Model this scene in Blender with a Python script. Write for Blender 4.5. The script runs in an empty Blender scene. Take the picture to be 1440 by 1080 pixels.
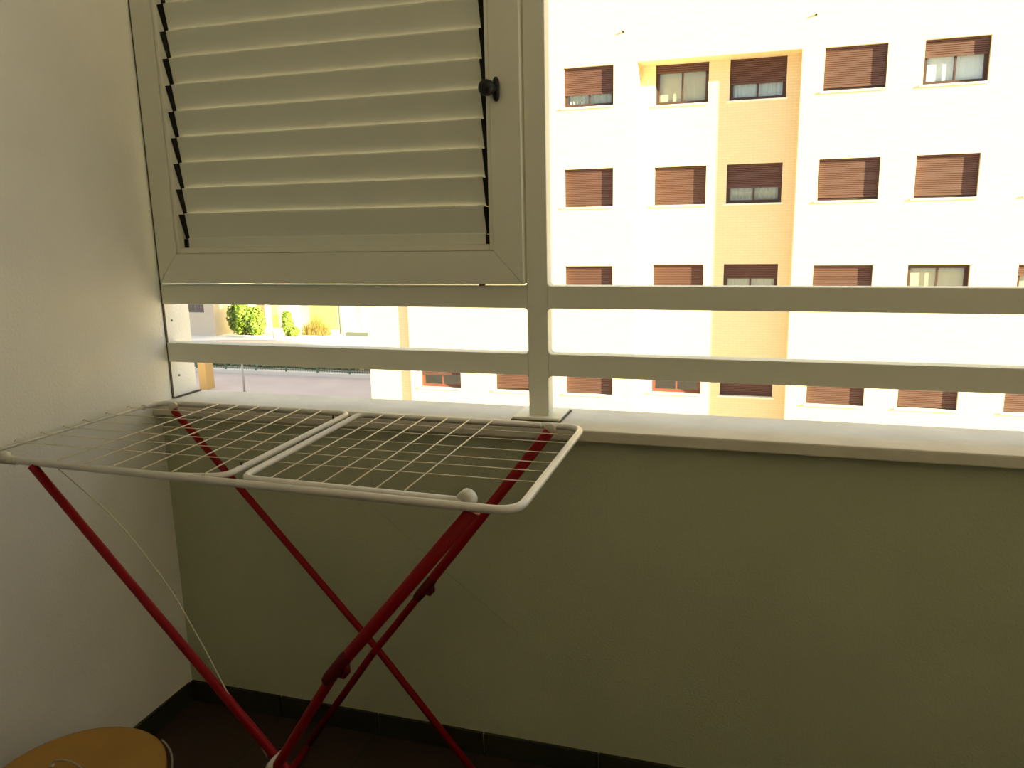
import bpy, bmesh, math, random
from mathutils import Vector, Matrix
random.seed(7)
C = bpy.context.scene.collection
sc = bpy.context.scene

# ------------------------------------------------------------------ materials
def mat(name, col, rough=0.6, metal=0.0, spec=0.5, bump=0.0, bscale=200.0, var=0.0, vscale=3.0):
    m = bpy.data.materials.new(name); m.use_nodes = True
    nt = m.node_tree; b = nt.nodes['Principled BSDF']
    b.inputs['Base Color'].default_value = (*col, 1)
    b.inputs['Roughness'].default_value = rough
    b.inputs['Metallic'].default_value = metal
    b.inputs['Specular IOR Level'].default_value = spec
    tc = nt.nodes.new('ShaderNodeTexCoord')
    if bump:
        n = nt.nodes.new('ShaderNodeTexNoise'); n.inputs['Scale'].default_value = bscale
        n.inputs['Detail'].default_value = 4
        bp = nt.nodes.new('ShaderNodeBump'); bp.inputs['Strength'].default_value = bump
        bp.inputs['Distance'].default_value = 0.004
        nt.links.new(tc.outputs['Object'], n.inputs['Vector'])
        nt.links.new(n.outputs['Fac'], bp.inputs['Height'])
        nt.links.new(bp.outputs['Normal'], b.inputs['Normal'])
    if var:
        n2 = nt.nodes.new('ShaderNodeTexNoise'); n2.inputs['Scale'].default_value = vscale
        n2.inputs['Detail'].default_value = 5
        rp = nt.nodes.new('ShaderNodeValToRGB')
        rp.color_ramp.elements[0].position = 0.3; rp.color_ramp.elements[1].position = 0.7
        rp.color_ramp.elements[0].color = (*[c * (1 - var) for c in col], 1)
        rp.color_ramp.elements[1].color = (*[min(1, c * (1 + var)) for c in col], 1)
        nt.links.new(tc.outputs['Object'], n2.inputs['Vector'])
        nt.links.new(n2.outputs['Fac'], rp.inputs['Fac'])
        nt.links.new(rp.outputs['Color'], b.inputs['Base Color'])
    return m

def brick_mat(name, col):
    m = mat(name, col, 0.85, spec=0.2)
    nt = m.node_tree; b = nt.nodes['Principled BSDF']
    tc = nt.nodes.new('ShaderNodeTexCoord')
    mp = nt.nodes.new('ShaderNodeMapping'); mp.inputs['Rotation'].default_value = (math.pi / 2, 0, 0)
    br = nt.nodes.new('ShaderNodeTexBrick')
    br.inputs['Color1'].default_value = (*col, 1)
    br.inputs['Color2'].default_value = (*[c * 0.95 for c in col], 1)
    br.inputs['Mortar'].default_value = (*[c * 0.86 for c in col], 1)
    br.inputs['Scale'].default_value = 1.0
    br.inputs['Mortar Size'].default_value = 0.008
    br.inputs['Brick Width'].default_value = 0.25
    br.inputs['Row Height'].default_value = 0.075
    nt.links.new(tc.outputs['Object'], mp.inputs['Vector'])
    nt.links.new(mp.outputs['Vector'], br.inputs['Vector'])
    nt.links.new(br.outputs['Color'], b.inputs['Base Color'])
    return m

def floor_mat():
    m = mat('balcony_tile', (0.03, 0.026, 0.018), 0.45)
    nt = m.node_tree; b = nt.nodes['Principled BSDF']
    tc = nt.nodes.new('ShaderNodeTexCoord')
    br = nt.nodes.new('ShaderNodeTexBrick'); br.offset = 0.0
    br.inputs['Color1'].default_value = (0.040, 0.024, 0.015, 1)
    br.inputs['Color2'].default_value = (0.032, 0.020, 0.013, 1)
    br.inputs['Mortar'].default_value = (0.015, 0.013, 0.01, 1)
    br.inputs['Scale'].default_value = 1.0
    br.inputs['Mortar Size'].default_value = 0.004
    br.inputs['Brick Width'].default_value = 0.33
    br.inputs['Row Height'].default_value = 0.33
    nt.links.new(tc.outputs['Object'], br.inputs['Vector'])
    nt.links.new(br.outputs['Color'], b.inputs['Base Color'])
    return m

def glass_mat(name, tint=(0.9, 0.93, 0.92), refl=0.06):
    m = bpy.data.materials.new(name); m.use_nodes = True
    nt = m.node_tree; nt.nodes.clear()
    o = nt.nodes.new('ShaderNodeOutputMaterial')
    t = nt.nodes.new('ShaderNodeBsdfTransparent'); t.inputs[0].default_value = (*tint, 1)
    g = nt.nodes.new('ShaderNodeBsdfGlossy'); g.inputs['Roughness'].default_value = 0.03
    mx = nt.nodes.new('ShaderNodeMixShader'); mx.inputs[0].default_value = refl
    nt.links.new(t.outputs[0], mx.inputs[1]); nt.links.new(g.outputs[0], mx.inputs[2])
    nt.links.new(mx.outputs[0], o.inputs['Surface'])
    return m

M_WALL = mat('white_plaster', (0.84, 0.84, 0.80), 0.9, spec=0.2, bump=0.32, bscale=130, var=0.03, vscale=6)
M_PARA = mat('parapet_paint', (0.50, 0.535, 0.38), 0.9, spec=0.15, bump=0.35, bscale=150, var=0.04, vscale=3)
M_BACK = mat('room_paint', (0.84, 0.85, 0.84), 0.9, spec=0.2)
M_CEIL = mat('ceiling_paint', (0.86, 0.87, 0.86), 0.9, spec=0.2)
M_BASE = mat('dark_base_tile', (0.030, 0.031, 0.016), 0.6, spec=0.3, var=0.15, vscale=8)
M_FLOOR = floor_mat()
M_STONE = mat('sill_stone', (0.66, 0.63, 0.55), 0.75, spec=0.3, bump=0.3, bscale=60, var=0.07, vscale=9)
M_ALU = mat('white_painted_aluminium', (0.73, 0.74, 0.66), 0.5, spec=0.35)
M_SLAT = mat('white_slat_metal', (0.67, 0.69, 0.62), 0.5, spec=0.3)
M_BLACK = mat('black_plastic', (0.008, 0.006, 0.005), 0.5, spec=0.3)
M_SEAL = mat('dark_gasket', (0.075, 0.062, 0.04), 0.8)
M_RED = mat('dark_red_metal', (0.23, 0.0022, 0.004), 0.42, spec=0.15)
M_REDP = mat('dark_red_plastic', (0.10, 0.002, 0.003), 0.6, spec=0.2)
M_TUBE = mat('white_coated_tube', (0.72, 0.70, 0.66), 0.3, spec=0.5)
M_WIRE = mat('white_coated_wire', (0.78, 0.72, 0.56), 0.4)
M_CLIP = mat('white_plastic', (0.62, 0.60, 0.52), 0.45)
M_CORD = mat('nylon_cord', (0.60, 0.57, 0.42), 0.5)
M_OCHRE = mat('ochre_board', (0.36, 0.19, 0.03), 0.6, var=0.12, vscale=5)
M_STEEL = mat('dull_steel_wire', (0.45, 0.42, 0.36), 0.35, metal=0.9)
M_FACADE = brick_mat('cream_brick', (0.735, 0.595, 0.362))
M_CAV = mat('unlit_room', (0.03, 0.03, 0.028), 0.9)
M_SHUT = mat('brown_roller_shutter', (0.082, 0.033, 0.022), 0.6, var=0.08, vscale=1.5)
M_BROWN = mat('brown_window_frame', (0.055, 0.024, 0.016), 0.5)
M_REDB = mat('reddish_window_frame', (0.16, 0.045, 0.026), 0.5)
M_GLASS = glass_mat('window_glass')
M_CURT = mat('pale_curtain', (0.52, 0.53, 0.47), 0.9)
M_CURTC = mat('cream_blind', (0.50, 0.46, 0.35), 0.9)
M_CURTG = mat('sheer_white_curtain', (0.62, 0.68, 0.68), 0.9)
M_CURTW = mat('white_curtain', (0.80, 0.80, 0.80), 0.9)
M_SILLF = mat('facade_sill_stone', (0.80, 0.76, 0.68), 0.8)
M_PAVE = mat('pink_pavement', (0.62, 0.50, 0.45), 0.9, var=0.06, vscale=0.6)
M_KERB = mat('pale_kerb', (0.75, 0.72, 0.66), 0.9)
M_FENCE = mat('dark_green_fence', (0.09, 0.15, 0.09), 0.5)
M_LEAF = mat('leaf_green', (0.20, 0.27, 0.022), 0.6, var=0.5, vscale=4)
M_LEAFD = mat('leaf_dark_green', (0.07, 0.13, 0.018), 0.6, var=0.4, vscale=4)
M_TWIG = mat('bark', (0.12, 0.08, 0.05), 0.9)
M_REED = mat('dry_reed', (0.28, 0.20, 0.05), 0.8, var=0.3, vscale=3)
M_HOUSE = mat('grey_beige_render', (0.66, 0.58, 0.45), 0.9, var=0.03, vscale=1)
M_WHITEB = mat('white_render', (0.85, 0.78, 0.72), 0.9)
M_LEMON = mat('lemon_render', (0.62, 0.58, 0.12), 0.9)
M_PEACH = mat('peach_render', (0.78, 0.48, 0.32), 0.9)
M_OCREND = mat('ochre_render', (0.66, 0.42, 0.15), 0.9)
M_GREYM = mat('grey_metal', (0.20, 0.20, 0.18), 0.5, metal=0.3)
M_LGREY = mat('light_grey_metal', (0.42, 0.40, 0.36), 0.5)
M_HEDGE = mat('hedge_green', (0.20, 0.29, 0.13), 0.8, var=0.4, vscale=3)
M_PATH = mat('light_concrete_path', (0.85, 0.80, 0.76), 0.9)

# ------------------------------------------------------------------ helpers
def add_box(bm, x0, x1, y0, y1, z0, z1, mi=0, bev=0.0):
    t = bmesh.new()
    bmesh.ops.create_cube(t, size=1.0)
    for v in t.verts:
        v.co = Vector(((x0 + x1) / 2 + v.co.x * (x1 - x0), (y0 + y1) / 2 + v.co.y * (y1 - y0), (z0 + z1) / 2 + v.co.z * (z1 - z0)))
    if bev:
        bmesh.ops.bevel(t, geom=list(t.edges), offset=bev, segments=2, affect='EDGES', profile=0.6)
    for f in t.faces: f.material_index = mi
    me = bpy.data.meshes.new('t'); t.to_mesh(me); t.free()
    bm.from_mesh(me); bpy.data.meshes.remove(me)

def quad(bm, pts, mi=0):
    f = bm.faces.new([bm.verts.new(p) for p in pts]); f.material_index = mi
    return f

def add_tube(bm, pts, r, seg=10, cap=True, closed=False, sx=1.0):
    """sweep a circle along a polyline; r can be a list"""
    pts = [Vector(p) for p in pts]; n = len(pts)
    rs = r if isinstance(r, (list, tuple)) else [r] * n
    rings = []; prev = None
    for i, p in enumerate(pts):
        if closed:
            t = (pts[(i + 1) % n] - pts[i - 1]).normalized()
        else:
            a = pts[max(i - 1, 0)]; b = pts[min(i + 1, n - 1)]
            t = (b - a).normalized()
        if prev is None:
            up = Vector((0, 0, 1)) if abs(t.z) < 0.9 else Vector((0, 1, 0))
            u = t.cross(up).normalized()
        else:
            u = (prev - t * prev.dot(t)).normalized()
        prev = u; w = t.cross(u)
        rings.append([bm.verts.new(p + (u * math.cos(2 * math.pi * k / seg) * sx + w * math.sin(2 * math.pi * k / seg)) * rs[i]) for k in range(seg)])
    m = n if closed else n - 1
    for i in range(m):
        A = rings[i]; B = rings[(i + 1) % n]
        for k in range(seg):
            f = bm.faces.new((A[k], A[(k + 1) % seg], B[(k + 1) % seg], B[k])); f.smooth = True
    if cap and not closed:
        bm.faces.new(rings[0][::-1]); bm.faces.new(rings[-1])

def add_lathe(bm, prof, origin, axis=(0, 0, 1), seg=24, mi=0):
    axis = Vector(axis).normalized()
    q = Vector((0, 0, 1)).rotation_difference(axis); origin = Vector(origin)
    rings = []
    for r, h in prof:
        if r < 1e-6: rings.append([bm.verts.new(origin + q @ Vector((0, 0, h)))])
        else: rings.append([bm.verts.new(origin + q @ Vector((r * math.cos(2 * math.pi * k / seg), r * math.sin(2 * math.pi * k / seg), h))) for k in range(seg)])
    for A, B in zip(rings, rings[1:]):
        for k in range(seg):
            if len(A) == 1 and len(B) == 1: continue
            if len(A) == 1: f = bm.faces.new((A[0], B[(k + 1) % seg], B[k]))
            elif len(B) == 1: f = bm.faces.new((A[k], A[(k + 1) % seg], B[0]))
            else: f = bm.faces.new((A[k], A[(k + 1) % seg], B[(k + 1) % seg], B[k]))
            f.smooth = True; f.material_index = mi

def fillet(pts, r, n=7):
    """round the inner corners of a polyline"""
    pts = [Vector(p) for p in pts]; out = [pts[0]]
    for a, b, c in zip(pts, pts[1:], pts[2:]):
        d1 = (a - b).normalized(); d2 = (c - b).normalized()
        p1 = b + d1 * r; p2 = b + d2 * r
        for i in range(n + 1):
            t = i / n
            out.append(p1 * (1 - t) ** 2 + b * 2 * t * (1 - t) + p2 * t ** 2)
    out.append(pts[-1]); return out

def obj(name, bm, m, parent=None, smooth=None):
    bmesh.ops.recalc_face_normals(bm, faces=bm.faces)
    me = bpy.data.meshes.new(name); bm.to_mesh(me); bm.free()
    for k in (m if isinstance(m, (list, tuple)) else [m]): me.materials.append(k)
    o = bpy.data.objects.new(name, me); C.objects.link(o)
    if parent:
        o.parent = parent
        chain = []; p = parent
        while p: chain.append(p); p = p.parent
        off = Vector((0, 0, 0))
        for p in chain: off += p.location
        me.transform(Matrix.Translation(-off))      # meshes are given in world coordinates
    return o

def boxo(name, b, m, parent=None, bev=0.0):
    bm = bmesh.new(); add_box(bm, *b, bev=bev); return obj(name, bm, m, parent)

def tubeo(name, pts, r, m, parent=None, **k):
    bm = bmesh.new(); add_tube(bm, pts, r, **k); return obj(name, bm, m, parent)

def tag(o, label, cat, group=None, kind=None):
    o['label'] = label; o['category'] = cat
    if group: o['group'] = group
    if kind: o['kind'] = kind
    return o

def thing(name, label, cat, loc=(0, 0, 0), group=None):
    o = bpy.data.objects.new(name, None); C.objects.link(o); o.location = loc
    o.empty_display_size = 0.1
    return tag(o, label, cat, group)

def struct(name, o=None, label=None):
    o['kind'] = 'structure'
    if label: o['label'] = label; 
    return o

# ------------------------------------------------------------------ the balcony
X1, YB, ZC = 4.6, -2.12, 2.62
struct('floor', boxo('floor', (0, X1, YB, 0.0, -0.12, 0.0), M_FLOOR), 'dark brown tiled balcony floor')
struct('ceiling', boxo('ceiling', (-0.16, X1 + 0.15, YB - 0.15, 0.19, ZC, ZC + 0.2), M_CEIL), 'plain balcony ceiling')
struct('wall_left', boxo('wall_left', (-0.16, 0.0, YB - 0.15, 0.166, -0.12, ZC), M_WALL), 'rough white plaster side wall left of the shutter')
struct('wall_right', boxo('wall_right', (X1, X1 + 0.15, YB - 0.15, 0.166, -0.12, ZC), M_BACK), 'side wall at the right end of the balcony')
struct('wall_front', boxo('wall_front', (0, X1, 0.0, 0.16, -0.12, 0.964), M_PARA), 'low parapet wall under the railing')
bm = bmesh.new()
add_box(bm, 0, 0.75, YB - 0.15, YB, -0.12, ZC); add_box(bm, 2.05, X1, YB - 0.15, YB, -0.12, ZC)
add_box(bm, 0.75, 2.05, YB - 0.15, YB, 2.1, ZC)
struct('wall_back', obj('wall_back', bm, M_BACK), 'house wall behind the balcony')
bm = bmesh.new()  # added out-of-view dark panels, cut the bounce light on the parapet foot
for (a, b) in ((0.011, 0.75), (2.05, X1 - 0.001)): add_box(bm, a, b, YB + 0.0005, YB + 0.012, 0.001, 1.30, bev=0.002)
struct('added_dark_panel', obj('added_dark_panel', bm, M_BASE), 'unseen dark panels added on the house wall to dim the lower parapet')
dr = boxo('door_1', (0.75, 2.05, YB - 0.12, YB - 0.07, -0.12, 2.1), mat('dark_door', (0.05, 0.04, 0.03), 0.5)); struct('door_1', dr, 'dark balcony door in the house wall')
# dark tile skirting with open joints
def skirting(name, axis):
    bm = bmesh.new(); n = 14 if axis == 'x' else 7
    for i in range(n):
        a = 0.003 + i * 0.335; b = a + 0.330
        if axis == 'x': add_box(bm, a + 0.0, min(b, X1), -0.010, -0.0005, 0.001, 0.070, bev=0.0015)
        else: add_box(bm, 0.0005, 0.010, max(-b, YB), -a - 0.012, 0.001, 0.070, bev=0.0015)
    return obj(name, bm, M_BASE)
struct('', skirting('baseboard_front', 'x'), 'dark tile skirting along the parapet')
struct('', skirting('baseboard_left', 'y'), 'dark tile skirting along the side wall')

bm = bmesh.new(); add_box(bm, 0.001, X1, -0.036, 0.190, 0.964, 0.994, bev=0.004)
ws = obj('window_sill', bm, M_STONE)
tag(ws, 'pale stone coping slab on top of the parapet', 'coping')
ws['kind'] = 'structure'; ws.name = 'trim_1'

# small screws left in the outer pier
for (y, z, w) in ((0.085, 1.232, 'upper'), (0.092, 1.060, 'lower')):
    bm = bmesh.new(); add_lathe(bm, [(0.0, 0.004), (0.0028, 0.003), (0.0035, 0.0)], (0.0, y, z), (1, 0, 0), 10)
    o = obj('wall_screw', bm, M_GREYM)
    tag(o, 'tiny %s grey screw in the bright pier edge beside the %s railing gap' % (w, w), 'screw', 'screws in the pier edge')

# ------------------------------------------------------------------ railing frame
rl = thing('balcony_railing', 'off-white metal railing frame with tall post and two horizontal bars on the parapet', 'railing', (1.17, 0.0725, 0.994))
Y0, Y1 = 0.050, 0.095
boxo('post', (1.143, 1.197, Y0, Y1, 1.004, ZC - 0.001), M_ALU, rl, 0.0025)
def railbar(name, z0, z1):
    bm = bmesh.new()
    add_box(bm, 0.004, 1.1428, Y0 + 0.0005, Y1 - 0.0005, z0, z1, bev=0.002)
    add_box(bm, 1.1972, X1 - 0.001, Y0 + 0.0005, Y1 - 0.0005, z0, z1, bev=0.002)
    # weld fillets at the post
    for sx, xx in ((-1, 1.1428), (1, 1.1972)):
        for sz, zz in ((1, z1), (-1, z0)):
            r = 0.007
            pts = [(xx, zz), (xx + sx * r, zz), (xx + sx * r * 0.35, zz + sz * r * 0.35), (xx, zz + sz * r)]
            fr = [bm.verts.new((p[0], Y0 + 0.002, p[1])) for p in pts]; bk = [bm.verts.new((p[0], Y1 - 0.002, p[1])) for p in pts]
            bm.faces.new(fr); bm.faces.new(bk[::-1])
            for k in range(4): bm.faces.new((fr[k], fr[(k + 1) % 4], bk[(k + 1) % 4], bk[k]))
    return obj(name, bm, M_ALU, rl)
railbar('upper_bar', 1.286, 1.3435)
railbar('lower_bar', 1.110, 1.168)
# thin dark sealant joint to the wall
boxo('sealant_strip', (0.0003, 0.0032, Y0 + 0.001, 0.058, 0.996, 2.40), M_SEAL, rl)
fp = boxo('foot_plate', (1.105, 1.232, 0.022, 0.150, 0.998, 1.004), M_ALU, rl, 0.0015)
boxo('gasket', (1.102, 1.235, 0.019, 0.153, 0.9945, 0.998), M_SEAL, fp)
boxo('wall_shim', (0.001, 0.010, 0.055, 0.175, 0.9945, 0.998), M_SEAL, rl)

# ------------------------------------------------------------------ louvred shutter
lv = thing('louvered_shutter', 'off-white louvred shutter with black slat caps hung left of the post', 'shutter', (0.58, 0.06, 1.350))
CX0, CX1, CZ0, CZ1 = 0.022, 1.1385, 1.349, 2.42
IX0, IX1, IZ0, IZ1 = 0.088, 1.062, 1.434, 2.33
CY0, CY1 = 0.030, 0.088
def frame_member(name, outer, inner):
    # mitred member, outer/inner are two (x, z) points each
    (a, b), (c, d) = outer, inner
    bm = bmesh.new()
    P = [a, b, d, c]
    f0 = [bm.verts.new((p[0], CY0, p[1])) for p in P]; f1 = [bm.verts.new((p[0], CY1, p[1])) for p in P]
    bm.faces.new(f0); bm.faces.new(f1[::-1])
    for k in range(4): bm.faces.new((f0[k], f0[(k + 1) % 4], f1[(k + 1) % 4], f1[k]))
    bmesh.ops.bevel(bm, geom=list(bm.edges), offset=0.0012, segments=2, affect='EDGES')
    return obj(name, bm, M_ALU, lv)
g = 0.0004
frame_member('left_stile', ((CX0, CZ0 + g), (CX0, CZ1 - g)), ((IX0, IZ0 + g), (IX0, IZ1 - g)))
frame_member('right_stile', ((CX1, CZ0 + g), (CX1, CZ1 - g)), ((IX1, IZ0 + g), (IX1, IZ1 - g)))
frame_member('bottom_rail', ((CX0 + g, CZ0), (CX1 - g, CZ0)), ((IX0 + g, IZ0), (IX1 - g, IZ0)))
frame_member('top_rail', ((CX0 + g, CZ1), (CX1 - g, CZ1)), ((IX0 + g, IZ1), (IX1 - g, IZ1)))
# glazing bead set just inside the frame
bm = bmesh.new(); bw = 0.012
add_box(bm, IX0 + 0.001, IX0 + bw, CY0 + 0.005, CY1 - 0.006, IZ0 + 0.001, IZ1, bev=0.002)
add_box(bm, IX1 - bw, IX1 - 0.001, CY0 + 0.005, CY1 - 0.006, IZ0 + 0.001, IZ1, bev=0.002)
add_box(bm, IX0 + bw, IX1 - bw, CY0 + 0.005, CY1 - 0.006, IZ0 + 0.001, IZ0 + 0.016, bev=0.002)
obj('bead', bm, M_ALU, lv)
SX0, SX1 = IX0 + bw + 0.001, IX1 - bw - 0.001
CAP = 0.016
def slat_profile(zt, zb, yt=0.050, yb=0.0625, th=0.0025):
    # top edge leans inwards; small rolled lips at both long edges
    d = Vector((yb - yt, zb - zt)).normalized(); n = Vector((-d.y, d.x))
    if n.x > 0: n = -n                                      # n points into the balcony
    T = Vector((yt, zt)); B = Vector((yb, zb))
    return [T - n * th, T, T + d * 0.004 + n * 0.001, B, B - n * th]
def prism_x(bm, prof, x0, x1):
    a = [bm.verts.new((x0, p[0], p[1])) for p in prof]; b = [bm.verts.new((x1, p[0], p[1])) for p in prof]
    n = len(prof)
    bm.faces.new(a); bm.faces.new(b[::-1])
    for k in range(n): bm.faces.new((a[k], a[(k + 1) % n], b[(k + 1) % n], b[k]))
PITCH, ZS = 0.0705, 1.478
for k in range(12):
    zt = ZS + PITCH * (k + 1); zb = zt - 0.0762
    bm = bmesh.new(); prism_x(bm, slat_profile(zt, zb), SX0 + CAP, SX1 - CAP)
    s = obj('slat', bm, M_SLAT, lv)
    for (a, b) in ((SX0, SX0 + CAP), (SX1 - CAP, SX1)):
        bm = bmesh.new(); d = Vector((0.026, -0.082)).normalized()
        T = Vector((0.0435, zt - 0.003)); B = T + d * 0.073
        n = Vector((0.9, 0.35)).normalized() * 0.020
        prism_x(bm, [T, B, B + Vector((0.0205, 0.0)), T + Vector((0.0205, 0.0))], a, b)
        obj('end_cap', bm, M_BLACK, s)['label'] = 'black plastic slat end'
bm = bmesh.new(); prism_x(bm, [(0.056, 1.4505), (0.056, 1.476), (0.062, 1.480), (0.074, 1.480), (0.074, 1.4505)], SX0 + CAP, SX1 - CAP)
bs = obj('bottom_strip', bm, M_SLAT, lv)
for (a, b) in ((SX0, SX0 + CAP), (SX1 - CAP, SX1)):
    boxo('end_cap', (a, b, 0.0565, 0.0735, 1.4505, 1.4755), M_BLACK, bs)['label'] = 'black plastic strip end'
# knob: narrow oval back plate and ball grip
bm = bmesh.new()
t = bmesh.new(); bmesh.ops.create_uvsphere(t, u_segments=20, v_segments=12, radius=1)
for v in t.verts: v.co = Vector((1.0815 + v.co.x * 0.009, CY0 - 0.0075 + v.co.y * 0.0085, 1.822 + math.copysign(abs(v.co.z) ** 0.6, v.co.z) * 0.029))
me = bpy.data.meshes.new('t'); t.to_mesh(me); t.free(); bm.from_mesh(me); bpy.data.meshes.remove(me)
add_lathe(bm, [(0.013, 0.0), (0.012, 0.014), (0.014, 0.018), (0.0185, 0.024), (0.0195, 0.034), (0.0165, 0.043), (0.008, 0.047), (0, 0.0475)], (1.078, CY0 - 0.003, 1.823), (-0.45, -1, 0.0), 24)
for f in bm.faces: f.smooth = True
obj('knob', bm, M_BLACK, lv)['label'] = 'black round knob on a narrow back plate'
boxo('latch_tab', (1.018, 1.032, 0.034, 0.046, 1.3450, 1.3505), M_SEAL, lv, 0.001)

# ------------------------------------------------------------------ clothes airer
NL, NR, FR, FL = Vector((0.055, -0.619, 1.010)), Vector((1.325, -0.658, 1.012)), Vector((1.316, -0.078, 1.012)), Vector((0.050, -0.064, 1.010))
ar = thing('clothes_airer', 'white wire folding clothes airer on crossed red legs in the balcony corner', 'clothes airer', (0.69, -0.36, 0.0))
path = fillet([FL + Vector((0.0, -0.06, 0)), FL, FR, NR, NL + Vector((-0.045, 0.0013, 0))], 0.05, 8)
tubeo('outer_frame', path, 0.0082, M_TUBE, ar, seg=14)
tubeo('end_rod', [(0.034, -0.614, 1.010), (0.036, -0.45, 1.010), (0.040, -0.25, 1.010), (0.050, -0.124, 1.010)], 0.0036, M_TUBE, ar, seg=10)
# two folded wings meeting in the middle
def wing(xs, xm, yn, yf, ynm, yfm, label):
    z = 1.018
    p = fillet([(xs, yf, z - 0.002), (xm, yfm, z), (xm + (0.012 if xm < 0.72 else 0.018), ynm, z), (xs, yn, z - 0.002)], 0.030, 6)
    return tubeo('folding_wing', p, 0.0068, M_TUBE, ar, seg=12)
wl = tubeo('folding_wing', fillet([(0.150, -0.081, 1.016), (0.690, -0.092, 1.018), (0.702, -0.6225, 1.018), (0.640, -0.6240, 1.012), (0.50, -0.618, 1.004), (0.160, -0.6075, 1.003)], 0.030, 6), 0.0068, M_TUBE, ar, seg=12)
wr = wing(1.215, 0.722, -0.637, -0.091, -0.626, -0.093, 'right')
for k in range(6):
    xn, xf = 0.653 - 0.0765 * k, 0.608 - 0.066 * k
    tubeo('cross_wire', [(xn, -0.634 + 0.0024 * k, 1.0195), (xf, -0.090, 1.0225)], 0.0016, M_WIRE, wl, seg=6)
for k in range(6):
    xn, xf = 0.806 + 0.0582 * k, 0.792 + 0.0596 * k
    tubeo('cross_wire', [(xn, -0.630, 1.022), (xf, -0.098, 1.022)], 0.0016, M_WIRE, wr, seg=6)
for (ya, yb) in ((-0.512, -0.476), (-0.437, -0.409), (-0.371, -0.350), (-0.306, -0.278), (-0.229, -0.194), (-0.151, -0.125)):
    p = [(0.019, ya, 1.015), (0.024, ya, 1.019), (0.030, ya, 1.0165), (0.037, ya, 1.0145), (1.312, yb - 0.002, 1.006)]
    tubeo('long_wire', p, 0.0011, M_WIRE, ar, seg=6)
# white plastic joints
def joint(loc, ax, r, w, name='joint', label=None, m=M_CLIP):
    bm = bmesh.new()
    add_lathe(bm, [(0, -w), (r * 0.8, -w), (r, -w * 0.7), (r, w * 0.7), (r * 0.8, w), (r * 0.3, w), (r * 0.25, w * 0.7), (0, w * 0.7)], loc, ax, 20)
    o = obj(name, bm, m, ar)
    if label: o['label'] = label
    return o
bm = bmesh.new(); add_tube(bm, [(0.010, -0.6195, 1.010), (0.155, -0.6225, 1.010)], [0.0100, 0.0098], seg=14)
add_lathe(bm, [(0, -0.010), (0.012, -0.010), (0.013, 0.006), (0.006, 0.012), (0, 0.012)], (0.120, -0.625, 1.018), (0, -1, 0.4), 14)
obj('end_sleeve', bm, M_CLIP, ar)
joint((1.222, -0.632, 1.018), (0.2, 1, 0.15), 0.0175, 0.012, 'ribbed_knob')
joint((1.236, -0.088, 1.006), (0, 1, 0), 0.016, 0.006, 'pivot_bracket')
joint((0.118, -0.082, 1.006), (0, 1, 0), 0.014, 0.006, 'pivot_bracket')
for q in ((0.686, -0.170), (0.700, -0.570)):
    bm = bmesh.new(); add_lathe(bm, [(0, 0.006), (0.0022, 0.005), (0.0022, -0.004), (0, -0.004)], (q[0], q[1], 1.0255), (0, 0, 1), 10)
    obj('rivet', bm, M_BLACK, wl)['label'] = 'small black rivet'
# legs: two straight left legs, two right legs with a hinge joint, one pair per side
LR = 0.0098
tubeo('leg', [(0.202, -0.6275, 1.0035), (0.770, -0.640, 0.405), (1.115, -0.645, 0.016)], LR, M_RED, ar, seg=12)
tubeo('leg', [(0.124, -0.090, 0.998), (0.731, -0.094, 0.341), (1.005, -0.098, 0.016)], LR, M_RED, ar, seg=12)
lgn = tubeo('leg', [(1.240, -0.644, 1.004), (0.953, -0.662, 0.660), (0.945, -0.662, 0.648), (0.790, -0.664, 0.405), (0.560, -0.664, 0.016)], [0.0135, 0.0125, 0.0105, 0.0102, 0.0102], M_RED, ar, seg=12)
lgf = tubeo('leg', [(1.235, -0.098, 1.001), (0.895, -0.112, 0.557), (0.887, -0.112, 0.546), (0.728, -0.118, 0.341), (0.500, -0.124, 0.016)], [0.0135, 0.0125, 0.0102, 0.0100, 0.0100], M_RED, ar, seg=12)
def hinge(c, d, leg):
    bm = bmesh.new(); c = Vector(c); d = Vector(d).normalized()
    add_tube(bm, [c - d * 0.045, c - d * 0.030, c + d * 0.030, c + d * 0.045], [0.0120, 0.0134, 0.0134, 0.0105], seg=12)
    n = Vector((d.z, 0, -d.x));
    if n.z > 0: n = -n
    add_tube(bm, [c + n * 0.008 - d * 0.012, c + n * 0.019 - d * 0.006, c + n * 0.019 + d * 0.008, c + n * 0.008 + d * 0.020], 0.007, seg=8)
    obj('hinge_sleeve', bm, M_REDP, leg)
hinge((0.950, -0.662, 0.656), (0.62, 0, 0.78), lgn)
hinge((0.895, -0.112, 0.557), (0.62, 0, 0.78), lgf)
joint((0.778, -0.652, 0.405), (0, 1, 0), 0.009, 0.026, 'pivot_pin', 'white capped pin where the near legs cross')
joint((0.730, -0.106, 0.341), (0, 1, 0), 0.008, 0.022, 'pivot_pin', 'dark red pin where the far legs cross', M_REDP)
for (a, b) in (((1.115, -0.645, 0.012), (1.005, -0.098, 0.012)), ((0.560, -0.664, 0.012), (0.500, -0.124, 0.012))):
    tubeo('floor_bar', [a, b], 0.0098, M_RED, ar, seg=12)
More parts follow.
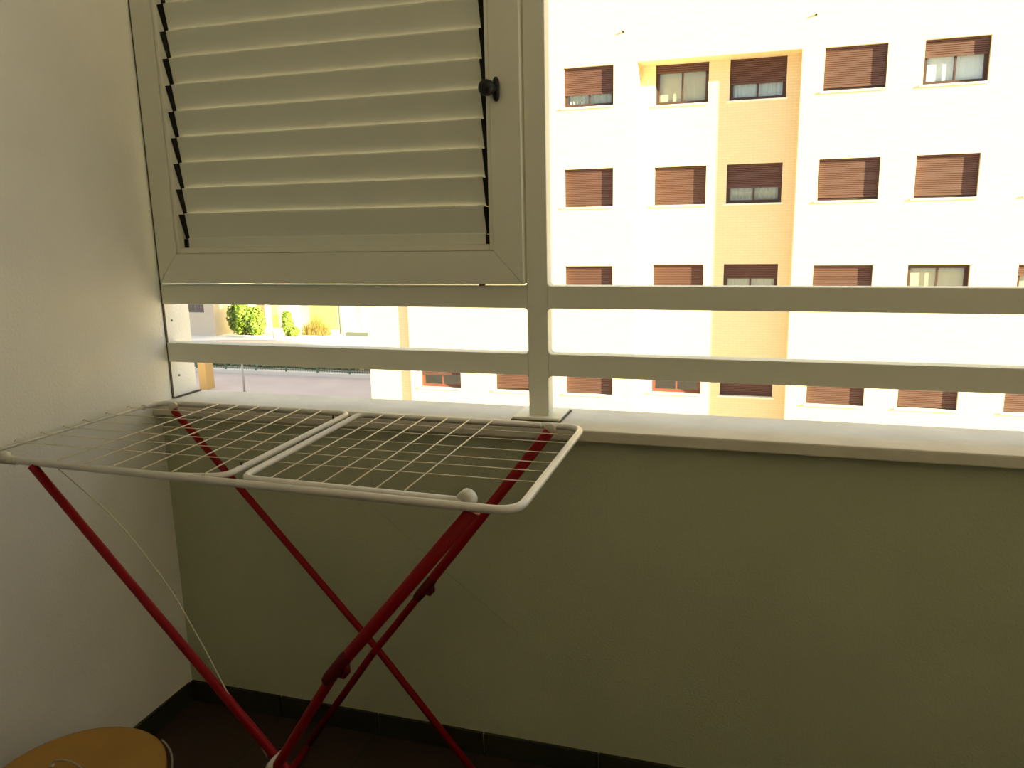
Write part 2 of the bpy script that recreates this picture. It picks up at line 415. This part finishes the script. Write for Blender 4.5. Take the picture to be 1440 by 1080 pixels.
# safety cords
tubeo('cord', [(0.275, -0.628, 1.002), (0.335, -0.63, 0.962), (0.394, -0.63, 0.918), (0.436, -0.63, 0.878), (0.476, -0.63, 0.834), (0.516, -0.63, 0.784), (0.553, -0.63, 0.730), (0.613, -0.632, 0.622), (0.657, -0.634, 0.537), (0.716, -0.638, 0.457), (0.752, -0.645, 0.404)], 0.0014, M_CORD, ar, seg=6)
tubeo('cord', [(0.745, -0.102, 0.99), (0.745, -0.095, 0.765), (0.783, -0.09, 0.731), (0.86, -0.088, 0.665), (0.930, -0.086, 0.606), (1.04, -0.084, 0.522), (1.140, -0.082, 0.442)], 0.0007, mat('grey_thread', (0.30, 0.28, 0.18), 0.6), ar, seg=6)

# ------------------------------------------------------------------ round tub
TX, TY, TZ, TR = 0.341, -0.762, 0.35, 0.186
tb = thing('storage_tub', 'round ochre lidded tub with wire handle on the floor in the near left corner', 'tub', (TX, TY, 0))
bm = bmesh.new()
add_lathe(bm, [(0, 0.002), (TR - 0.022, 0.002), (TR - 0.016, 0.01), (TR - 0.006, TZ - 0.035), (TR - 0.02, TZ - 0.032), (0, TZ - 0.032)], (TX, TY, 0), seg=56)
obj('body', bm, M_OCHRE, tb)
bm = bmesh.new()
add_lathe(bm, [(0, TZ - 0.030), (TR - 0.003, TZ - 0.030), (TR, TZ - 0.026), (TR, TZ - 0.005), (TR - 0.004, TZ), (TR - 0.016, TZ + 0.001), (0, TZ + 0.001)], (TX, TY, 0), seg=56)
obj('lid', bm, M_OCHRE, tb)
def ring_handle(name, c, u, r, h, rr):
    c = Vector(c); u = Vector(u).normalized(); pts = []
    for i in range(13):
        a = math.pi * i / 12
        pts.append(c + u * math.cos(a) * r + Vector((0, 0, 1)) * math.sin(a) * h)
    return tubeo(name, pts, rr, M_STEEL, tb, seg=8)
hx, hy = 0.303, -0.738
ring_handle('wire_handle', (hx, hy, TZ + 0.001), (1.0, 0.03, 0), 0.042, 0.020, 0.0018)
for s in (-1, 1):
    bm = bmesh.new(); add_lathe(bm, [(0, 0.006), (0.004, 0.005), (0.006, 0.0)], (hx + s * 0.042, hy + s * 0.0013, TZ + 0.0005), (0, 0, 1), 12)
    obj('handle_boss', bm, M_STEEL, tb)
pts = []
for i in range(15):
    a = math.radians(62 - 84 * i / 14); rr = TR + 0.004 + 0.010 * math.sin(math.pi * i / 14)
    pts.append((TX + rr * math.cos(a), TY + rr * math.sin(a), TZ - 0.004 - 0.05 * (i / 14) ** 2))
tubeo('bail_wire', pts, 0.0022, M_STEEL, tb, seg=8)

# ------------------------------------------------------------------ facing apartment block
GZ = -5.6
bd = thing('apartment_building', 'sunlit cream brick apartment block with brown roller shutters across the street', 'building', (0, 22, GZ))
FY, RY, LY = 22.0, 22.70, 22.13
SILL = {1: 4.71, 2: 1.84, 3: -1.03, 4: -3.92}
WH = 1.115
COLS = {'y': (-6.38, -4.93, LY - 0.13), 'z': (-9.03, -7.58, FY), 'a': (-4.03, -2.55, FY), 'b': (-1.43, 0.08, RY), 'c': (0.665, 2.20, RY), 'd': (3.13, 4.67, FY), 'e': (5.54, 7.05, FY), 'f': (8.17, 9.68, FY)}
COLS['y'] = (-6.38, -4.93, FY)
# (column, row): shutter fraction, curtain material, frame material, bottom gap
CFG = {('a', 1): (0.68, M_CURT), ('a', 2): (1.0, None), ('a', 3): (0.97, None), ('a', 4): (0.97, None),
       ('b', 1): (0.20, M_CURTC), ('b', 2): (1.0, None), ('b', 3): (1.0, None), ('b', 4): (0.62, None),
       ('c', 1): (0.60, M_CURTG), ('c', 2): (0.60, M_CURT), ('c', 3): (0.38, M_CURT), ('c', 4): (1.0, None),
       ('d', 1): (0.91, None), ('d', 2): (0.92, None), ('d', 3): (0.95, None), ('d', 4): (1.0, None),
       ('e', 1): (0.38, M_CURTW), ('e', 2): (0.93, None), ('e', 3): (0.0, M_CURTC), ('e', 4): (0.96, None),
       ('f', 2): (1.0, None), ('f', 3): (0.26, M_CURTC), ('f', 4): (0.97, None),
       ('y', 4): (0.92, None), ('z', 4): (0.62, None)}
def wall_panel(bm, x0, x1, z0, z1, y, holes, depth=0.12, cav=1.0):
    xs = sorted({x0, x1, *[h[0] for h in holes], *[h[1] for h in holes]})
    zs = sorted({z0, z1, *[h[2] for h in holes], *[h[3] for h in holes]})
    for xa, xb in zip(xs, xs[1:]):
        for za, zb in zip(zs, zs[1:]):
            cx, cz = (xa + xb) / 2, (za + zb) / 2
            if any(h[0] < cx < h[1] and h[2] < cz < h[3] for h in holes): continue
            quad(bm, [(xa, y, za), (xb, y, za), (xb, y, zb), (xa, y, zb)])
    for h in holes:
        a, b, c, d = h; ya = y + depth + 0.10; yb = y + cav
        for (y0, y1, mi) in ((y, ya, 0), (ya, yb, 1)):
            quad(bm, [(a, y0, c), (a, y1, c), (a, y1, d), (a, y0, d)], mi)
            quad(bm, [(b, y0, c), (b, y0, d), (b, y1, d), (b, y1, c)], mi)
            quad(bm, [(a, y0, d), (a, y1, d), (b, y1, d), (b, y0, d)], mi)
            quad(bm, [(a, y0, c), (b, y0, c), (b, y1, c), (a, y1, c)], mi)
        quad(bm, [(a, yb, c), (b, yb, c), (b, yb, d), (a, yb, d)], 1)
def holes_of(cols, rows=None):
    out = []
    for (c, r) in CFG:
        if c in cols and (rows is None or r in rows):
            x0, x1, _ = COLS[c]
            top = 5.835 if (c in 'bc' and r == 1) else SILL[r] + WH
            out.append((x0, x1, SILL[r], top))
    return out
ZT = 11.0; RX0, RX1, RZ = -1.87, 2.56, 5.84
bm = bmesh.new()
wall_panel(bm, -9.38, RX0, GZ, ZT, FY, holes_of('yza'))
wall_panel(bm, RX0, RX1, RZ, ZT, FY, [])
wall_panel(bm, RX1, 17.0, GZ, ZT, FY, holes_of('def'))
wall_panel(bm, RX0, RX1, GZ, RZ, RY, holes_of('bc'))
quad(bm, [(RX0, FY, GZ), (RX0, RY, GZ), (RX0, RY, RZ), (RX0, FY, RZ)])
quad(bm, [(RX1, FY, GZ), (RX1, FY, RZ), (RX1, RY, RZ), (RX1, RY, GZ)])
quad(bm, [(RX0, FY, RZ), (RX0, RY, RZ), (RX1, RY, RZ), (RX1, FY, RZ)])
# set-back end bay at the left
quad(bm, [(-10.95, LY, GZ), (-9.38, LY, GZ), (-9.38, LY, ZT), (-10.95, LY, ZT)])
quad(bm, [(-9.38, FY, GZ), (-9.38, LY, GZ), (-9.38, LY, ZT), (-9.38, FY, ZT)])
quad(bm, [(-10.95, LY, GZ), (-10.95, 26.8, GZ), (-10.95, 26.8, ZT), (-10.95, LY, ZT)])
quad(bm, [(17, FY, GZ), (17, 26.8, GZ), (17, 26.8, ZT), (17, FY, ZT)])
quad(bm, [(-10.95, 26.8, GZ), (17, 26.8, GZ), (17, 26.8, ZT), (-10.95, 26.8, ZT)])
bmesh.ops.remove_doubles(bm, verts=bm.verts, dist=0.0005)
obj('facade_wall', bm, [M_FACADE, M_CAV], bd)
bm = bmesh.new(); add_box(bm, -11.3, 17.3, 21.6, 27.1, ZT, ZT + 0.35); obj('roof', bm, M_SILLF, bd)

def make_window(c, r):
    frac, cur = CFG[(c, r)]
    x0, x1, y = COLS[c]; z0 = SILL[r]; z1 = 5.835 if (c in 'bc' and r == 1) else z0 + WH
    fm = M_REDB if (c, r) in (('b', 4), ('z', 4)) else M_BROWN
    ys = y + 0.12; yf = y + 0.16
    bm = bmesh.new(); e = 0.004; w = 0.05
    a, b, lo, hi = x0 + e, x1 - e, z0 + e, z1 - e
    add_box(bm, a, a + w, yf, yf + 0.06, lo, hi); add_box(bm, b - w, b, yf, yf + 0.06, lo, hi)
    add_box(bm, a + w, b - w, yf, yf + 0.06, lo, lo + w); add_box(bm, a + w, b - w, yf, yf + 0.06, hi - w, hi)
    cx = (a + b) / 2
    for (p, q, yo) in ((a + w, cx + 0.03, 0.012), (cx - 0.03, b - w, 0.032)):
        s = 0.045
        add_box(bm, p, p + s, yf + yo, yf + yo + 0.02, lo + w, hi - w); add_box(bm, q - s, q, yf + yo, yf + yo + 0.02, lo + w, hi - w)
        add_box(bm, p + s, q - s, yf + yo, yf + yo + 0.02, lo + w, lo + w + s); add_box(bm, p + s, q - s, yf + yo, yf + yo + 0.02, hi - w - s, hi - w)
    # guide channels for the shutter
    add_box(bm, a, a + 0.025, ys - 0.01, yf, lo, hi); add_box(bm, b - 0.025, b, ys - 0.01, yf, lo, hi)
    wn = obj('window', bm, fm, bd)
    if frac < 0.97:
        for (p, q, yo) in ((a + w + 0.045, cx - 0.015, 0.020), (cx + 0.015, b - w - 0.045, 0.040)):
            bm = bmesh.new(); add_box(bm, p, q, yf + yo, yf + yo + 0.005, lo + 0.095, hi - 0.095); obj('pane', bm, M_GLASS, wn)
    if cur:
        bm = bmesh.new(); n = 60; prev = None
        for i in range(n + 1):
            x = a + 0.05 + (b - a - 0.10) * i / n; yy = yf + 0.14 + (0.018 * math.sin(i * 1.35) + 0.008 * math.sin(i * 0.6 + r)) * (0.15 if cur in (M_CURTC, M_CURTW) else 1)
            v = (bm.verts.new((x, yy, lo + 0.01)), bm.verts.new((x, yy, hi - 0.01)))
            if prev: bm.faces.new((prev[0], v[0], v[1], prev[1])).smooth = True
            prev = v
        obj('curtain', bm, cur, wn)
    if frac > 0:
        bm = bmesh.new(); H = (hi - lo) * frac; n = max(3, int(H / 0.052)); p = H / n; prof = []
        for i in range(n):
            z = hi - i * p
            prof += [(ys + 0.006, z), (ys - 0.003, z - 0.006), (ys - 0.006, z - p * 0.5), (ys - 0.003, z - p + 0.009), (ys + 0.010, z - p + 0.004)]
        prof.append((ys + 0.006, hi - H)); prev = None
        for (yy, zz) in prof:
            v = (bm.verts.new((a + 0.026, yy, zz)), bm.verts.new((b - 0.026, yy, zz)))
            if prev: bm.faces.new((prev[0], prev[1], v[1], v[0]))
            prev = v
        add_box(bm, a + 0.026, b - 0.026, ys - 0.010, ys + 0.012, hi - H - 0.012 if frac < 0.99 else lo, hi - H + 0.020)
        obj('roller_shutter', bm, M_SHUT, wn)
    bm = bmesh.new(); add_box(bm, x0 - 0.07, x1 + 0.05, y - 0.05, y - 0.001, z0 - 0.045, z0 - 0.001)
    add_box(bm, x0 + 0.002, x1 - 0.002, y - 0.001, y + 0.15, z0 - 0.0005, z0 + 0.003)
    obj('sill', bm, M_SILLF, wn)
    return wn
for key in CFG: make_window(*key)
for (x, z) in ((-2.27, 6.665), (2.856, 6.653)):
    bm = bmesh.new(); add_tube(bm, [(x, 22.0, z), (x, 21.95, z), (x, 21.94, z + 0.01)], 0.03, seg=8)
    obj('wall_hook', bm, M_BLACK, bd)

# ------------------------------------------------------------------ ground and the far side of the street
bm = bmesh.new(); quad(bm, [(-140, -60, GZ), (140, -60, GZ), (140, 160, GZ), (-140, 160, GZ)])
gr = obj('ground', bm, M_PAVE); gr['kind'] = 'structure'; gr['label'] = 'pale pink paved street below'
bm = bmesh.new()
P = [(-60, 39.0), (-33.5, 39.2), (-30.5, 40.2), (-28.3, 40.6), (-20, 40.4), (-9, 40.4), (-9, 60), (-60, 60)]
lo = [bm.verts.new((x, y, GZ + 0.002)) for x, y in P]; hi_ = [bm.verts.new((x, y, GZ + 0.05)) for x, y in P]
bm.faces.new(hi_)
for k in range(8): bm.faces.new((lo[k], lo[(k + 1) % 8], hi_[(k + 1) % 8], hi_[k]))
pt = obj('path', bm, M_PATH); pt['kind'] = 'structure'; pt['label'] = 'bright concrete yard behind the fence'

# fence
fx0, fx1, fy = -27.0, -13.2, 30.75
fn = thing('metal_fence', 'dark green picket fence on a pale kerb beyond the street', 'fence', ((fx0 + fx1) / 2, fy, GZ))
boxo('kerb', (fx0, fx1, fy - 0.12, fy + 0.12, GZ, GZ + 0.16), M_KERB, fn)
n = 0; x = fx0 + 0.1
bays = [fx0 + 0.1 + i * 1.72 for i in range(9)]
for i, x in enumerate(bays):
    boxo('post', (x - 0.035, x + 0.035, fy - 0.035, fy + 0.035, GZ + 0.16, GZ + 1.12), M_FENCE, fn)
    if i + 1 < len(bays):
        bm = bmesh.new(); xb = bays[i + 1]
        add_box(bm, x + 0.035, xb - 0.035, fy - 0.015, fy + 0.015, GZ + 0.24, GZ + 0.28)
        add_box(bm, x + 0.035, xb - 0.035, fy - 0.015, fy + 0.015, GZ + 1.02, GZ + 1.06)
        for k in range(1, 13):
            xx = x + (xb - x) * k / 13
            add_box(bm, xx - 0.011, xx + 0.011, fy - 0.010, fy + 0.010, GZ + 0.20, GZ + 1.10)
        obj('picket_panel', bm, M_FENCE, fn)

def leaves(bm, c, rad, n, size, mi=0):
    for _ in range(n):
        u = random.gauss(0, 1), random.gauss(0, 1), random.gauss(0, 1)
        v = Vector(u).normalized() * (0.72 + 0.34 * random.random())
        p = Vector(c) + Vector((v.x * rad[0], v.y * rad[1], v.z * rad[2]))
        nrm = (v + Vector((random.uniform(-.7, .7), random.uniform(-.7, .7), random.uniform(-.3, .8)))).normalized()
        t = nrm.orthogonal().normalized(); t.rotate(Matrix.Rotation(random.uniform(0, 6.28), 3, nrm)); b = nrm.cross(t)
        s = size * random.uniform(0.6, 1.3)
        f = bm.faces.new([bm.verts.new(p - t * s), bm.verts.new(p - b * s * 0.5), bm.verts.new(p + t * s), bm.verts.new(p + b * s * 0.5)])
        f.material_index = mi
def blob(bm, c, rad, mi=0):
    t = bmesh.new(); bmesh.ops.create_icosphere(t, subdivisions=3, radius=1)
    for v in t.verts:
        k = 0.80 + 0.10 * math.sin(v.co.x * 7 + c[0]) * math.cos(v.co.y * 6 + v.co.z * 5)
        v.co = Vector((c[0] + v.co.x * rad[0] * k, c[1] + v.co.y * rad[1] * k, c[2] + v.co.z * rad[2] * k))
    for f in t.faces: f.material_index = mi
    me = bpy.data.meshes.new('t'); t.to_mesh(me); t.free(); bm.from_mesh(me); bpy.data.meshes.remove(me)
def bush(name, label, base, lobes, n, size):
    t = thing(name, label, 'bush', base)
    bm = bmesh.new()
    for (dx, dy, dz, rx, ry, rz) in lobes:
        c = (base[0] + dx, base[1] + dy, base[2] + dz)
        blob(bm, c, (rx, ry, rz), 1); leaves(bm, c, (rx, ry, rz), n, size, 0); leaves(bm, c, (rx * .95, ry * .95, rz * .95), n // 2, size, 1)
    obj('foliage', bm, [M_LEAF, M_LEAFD], t)
    bm = bmesh.new()
    for (dx, dy, dz, rx, ry, rz) in lobes:
        add_tube(bm, [(base[0] + dx * .3, base[1] + dy, base[2]), (base[0] + dx * .7, base[1] + dy, base[2] + dz * .6), (base[0] + dx, base[1] + dy, base[2] + dz)], [0.06, 0.045, 0.02], seg=7)
    obj('stem', bm, M_TWIG, t)
GP = GZ + 0.05
bush('round_bush', 'large round bright green bush in front of the white wall', (-30.43, 42.4, GP), [(-0.65, 0, 1.15, .72, .7, 1.15), (0.15, 0.3, 0.95, .85, .8, .98), (0.72, 0, 0.65, .58, .6, .68), (-0.45, 0, 1.55, .55, .55, .7)], 900, 0.11)
bush('slender_bush', 'small slender green bush beside the dry reeds', (-27.35, 42.4, GP), [(0, 0, .65, .40, .4, .65), (-0.05, 0, 1.15, .33, .3, .5), (0.4, 0, 0.3, .38, .35, .32)], 420, 0.09)
# reeds
t = thing('reed_clump', 'dry yellow reed clump before the lemon wall', 'reeds', (-25.7, 43.0, GP))
bm = bmesh.new()
for i in range(420):
    x = -26.65 + 1.95 * random.random(); y = 43.0 + random.uniform(-.3, .3); h = (0.75 + 0.65 * random.random()) * (0.8 + 0.25 * math.sin((x + 26) * 4.0))
    dx, dy = random.uniform(-.2, .2), random.uniform(-.15, .15)
    w = 0.016
    bm.faces.new([bm.verts.new((x - w, y, GP)), bm.verts.new((x + w, y, GP)), bm.verts.new((x + dx + w * .3, y + dy, GP + h)), bm.verts.new((x + dx - w * .3, y + dy, GP + h))])
obj('reed_stalks', bm, M_REED, t)['kind'] = 'stuff'
# hedge strip behind the fence
bm = bmesh.new()
for i in range(34):
    x = -26.6 + i * 0.40; h = 0.14 + 0.04 * math.sin(i * 1.7) + (0.2 if i in (24, 25, 31) else 0)
    blob(bm, (x, 32.6 + 0.1 * math.sin(i), GZ + h), (0.34, 0.50, h), 0); leaves(bm, (x, 32.6, GZ + 0.05 + h), (.34, .50, h), 70, 0.07, 0)
tag(obj('low_hedge', bm, M_HEDGE), 'low dark green hedge right behind the picket fence', 'hedge')
bm = bmesh.new(); P = [(-27.4, 31.2), (-12.5, 31.2), (-12.5, 33.4), (-27.4, 33.4)]
add_box(bm, -27.4, -12.5, 30.95, 31.55, GZ + 0.001, GZ + 0.012)
gs = obj('planting_strip', bm, mat('pale_grass', (0.62, 0.68, 0.40), 0.95, var=0.25, vscale=1.5)); tag(gs, 'strip of pale grass behind the picket fence', 'grass', kind='stuff')

# pillar and posts
pl = thing('gate_pillar', 'square ochre rendered pillar standing on the pink pavement', 'pillar', (-21.75, 27.1, GZ))
boxo('shaft', (-21.95, -21.55, 26.87, 27.40, GZ, GZ + 1.55), M_OCREND, pl, 0.01)
boxo('cap', (-22.00, -21.50, 26.82, 27.45, GZ + 1.55, GZ + 1.63), M_OCREND, pl, 0.01)
po = thing('street_post', 'thin grey metal post standing alone on the pavement', 'post', (-19.62, 26.87, GZ))
tubeo('pole', [(-19.62, 26.87, GZ), (-19.62, 26.87, GZ + 1.34)], 0.045, M_LGREY, po, seg=12)
tubeo('top_bar', [(-19.86, 26.87, GZ + 1.36), (-19.40, 26.87, GZ + 1.36)], 0.03, M_GREYM, po, seg=8)
po2 = thing('bollard', 'short dark bollard between the two bushes', 'bollard', (-27.66, 41.2, GP))
tubeo('shaft', [(-27.66, 41.2, GP), (-27.66, 41.2, GP + 0.42)], 0.07, M_GREYM, po2, seg=12)
bm = bmesh.new(); add_lathe(bm, [(0.08, 0.42), (0.08, 0.47), (0.03, 0.52), (0, 0.52)], (-27.66, 41.2, GP), seg=12); obj('cap', bm, M_GREYM, po2)

# grey-beige house at the left, with one dark window
hs = thing('grey_house', 'grey-beige house with one dark window at the far left', 'house', (-37, 44, GZ))
bm = bmesh.new()
hx0, hx1, hy0 = -46.0, -32.35, 41.6
wx0, wx1, wz0, wz1 = -34.6, -33.1, -4.03, -2.7
wall_panel(bm, hx0, hx1, GZ, 3.0, hy0, [(wx0, wx1, wz0, wz1)], 0.1, 0.6)
quad(bm, [(hx1, hy0, GZ), (hx1, 52, GZ), (hx1, 52, 3.0), (hx1, hy0, 3.0)]); quad(bm, [(hx0, hy0, GZ), (hx0, 52, GZ), (hx0, 52, 3.0), (hx0, hy0, 3.0)])
quad(bm, [(hx0, 52, GZ), (hx1, 52, GZ), (hx1, 52, 3.0), (hx0, 52, 3.0)])
obj('wall', bm, [M_HOUSE, M_CAV], hs)
boxo('roof', (hx0 - .3, hx1 + .3, hy0 - .3, 52.3, 3.0, 3.25), M_PEACH, hs)
bm = bmesh.new()
add_box(bm, wx0, wx1, hy0 + 0.12, hy0 + 0.16, wz0, wz0 + .06); add_box(bm, wx0, wx1, hy0 + 0.12, hy0 + 0.16, wz1 - .06, wz1)
for q in (wx0, (wx0 + wx1) / 2 - .03, wx1 - .06): add_box(bm, q, q + .06, hy0 + 0.12, hy0 + 0.16, wz0 + .06, wz1 - .06)
wf = obj('window', bm, M_GREYM, hs)
boxo('roller_shutter', (wx0 + .06, wx1 - .06, hy0 + 0.125, hy0 + 0.145, wz0 + .06, wz1 - .06), mat('grey_brown_shutter', (0.16, 0.13, 0.11), 0.7), wf)

# white building behind the bushes with a lemon wall and a peach door surround
wb = thing('white_building', 'long white building with a lemon wall section behind the bushes', 'building', (-28, 50, GZ))
bm = bmesh.new(); add_box(bm, -31.5, -25.9, 46.0, 58, GZ, 3.6); add_box(bm, -23.9, -12.0, 46.0, 58, GZ, 3.6)
obj('wall', bm, M_WHITEB, wb)
boxo('lemon_wall', (-27.75, -25.6, 45.7, 45.99, GZ, -1.2), M_LEMON, wb)
boxo('link_wall', (-25.9, -23.9, 46.2, 58, GZ, 3.6), M_WHITEB, wb)
boxo('door', (-30.9, -30.45, 45.9, 45.995, GZ + 0.05, -2.9), M_OCREND, wb)
boxo('pilaster', (-30.05, -29.60, 45.85, 45.995, GZ + 0.05, 3.4), M_PEACH, wb)
bm = bmesh.new(); add_tube(bm, [(-24.35, 43.9, GP), (-24.35, 43.9, GP + 2.5)], 0.13, seg=12)
tag(obj('grey_mast', bm, mat('pale_grey_metal', (0.16, 0.155, 0.14), 0.5)), 'pale grey mast standing right of the lemon wall', 'mast')
bm = bmesh.new(); add_box(bm, -23.6, -20.8, 43.0, 43.3, GP, GP + 0.22, bev=0.02)
tag(obj('planter_kerb', bm, mat('grey_green_kerb', (0.10, 0.11, 0.08), 0.9)), 'low grey-green kerb right of the grey mast', 'kerb')

# ------------------------------------------------------------------ light
w = bpy.data.worlds.new('sky'); sc.world = w; w.use_nodes = True
bg = w.node_tree.nodes['Background']; bg.inputs['Color'].default_value = (0.88, 0.97, 1.06, 1); bg.inputs['Strength'].default_value = 1.1
sd = bpy.data.lights.new('sun', 'SUN'); sd.energy = 32.0; sd.angle = math.radians(0.6); sd.color = (1.0, 0.955, 0.54)
so = bpy.data.objects.new('sun', sd); C.objects.link(so)
so.rotation_euler = Vector((-3.15, 1.0, -0.81)).to_track_quat('-Z', 'Y').to_euler()

# ------------------------------------------------------------------ camera
R = ((0.9549140224067248, 0.04018110819643236, -0.29415079186552545), (0.29611248346633323, -0.20021974344684756, 0.9339322520769263), (-0.02136836321316184, -0.9789267249790381, -0.2030907683165467))
cd = bpy.data.cameras.new('camera'); cam = bpy.data.objects.new('camera', cd); C.objects.link(cam)
cd.sensor_width = 36.0; cd.lens = 1112.0 / 1440.0 * 36.0; cd.clip_start = 0.02; cd.clip_end = 500
cam.matrix_world = Matrix(((R[0][0], -R[0][1], -R[0][2], 1.712), (R[1][0], -R[1][1], -R[1][2], -1.902), (R[2][0], -R[2][1], -R[2][2], 1.51), (0, 0, 0, 1)))
sc.camera = cam
sc.view_settings.view_transform = 'Standard'; sc.view_settings.look = 'None'
sc.view_settings.exposure = 0.0; sc.view_settings.gamma = 1.0; sc.view_settings.use_curve_mapping = False
try:
    sc.cycles.use_denoising = True
    sc.cycles.max_bounces = 12; sc.cycles.diffuse_bounces = 8
    sc.cycles.sample_clamp_indirect = 8
except Exception: pass
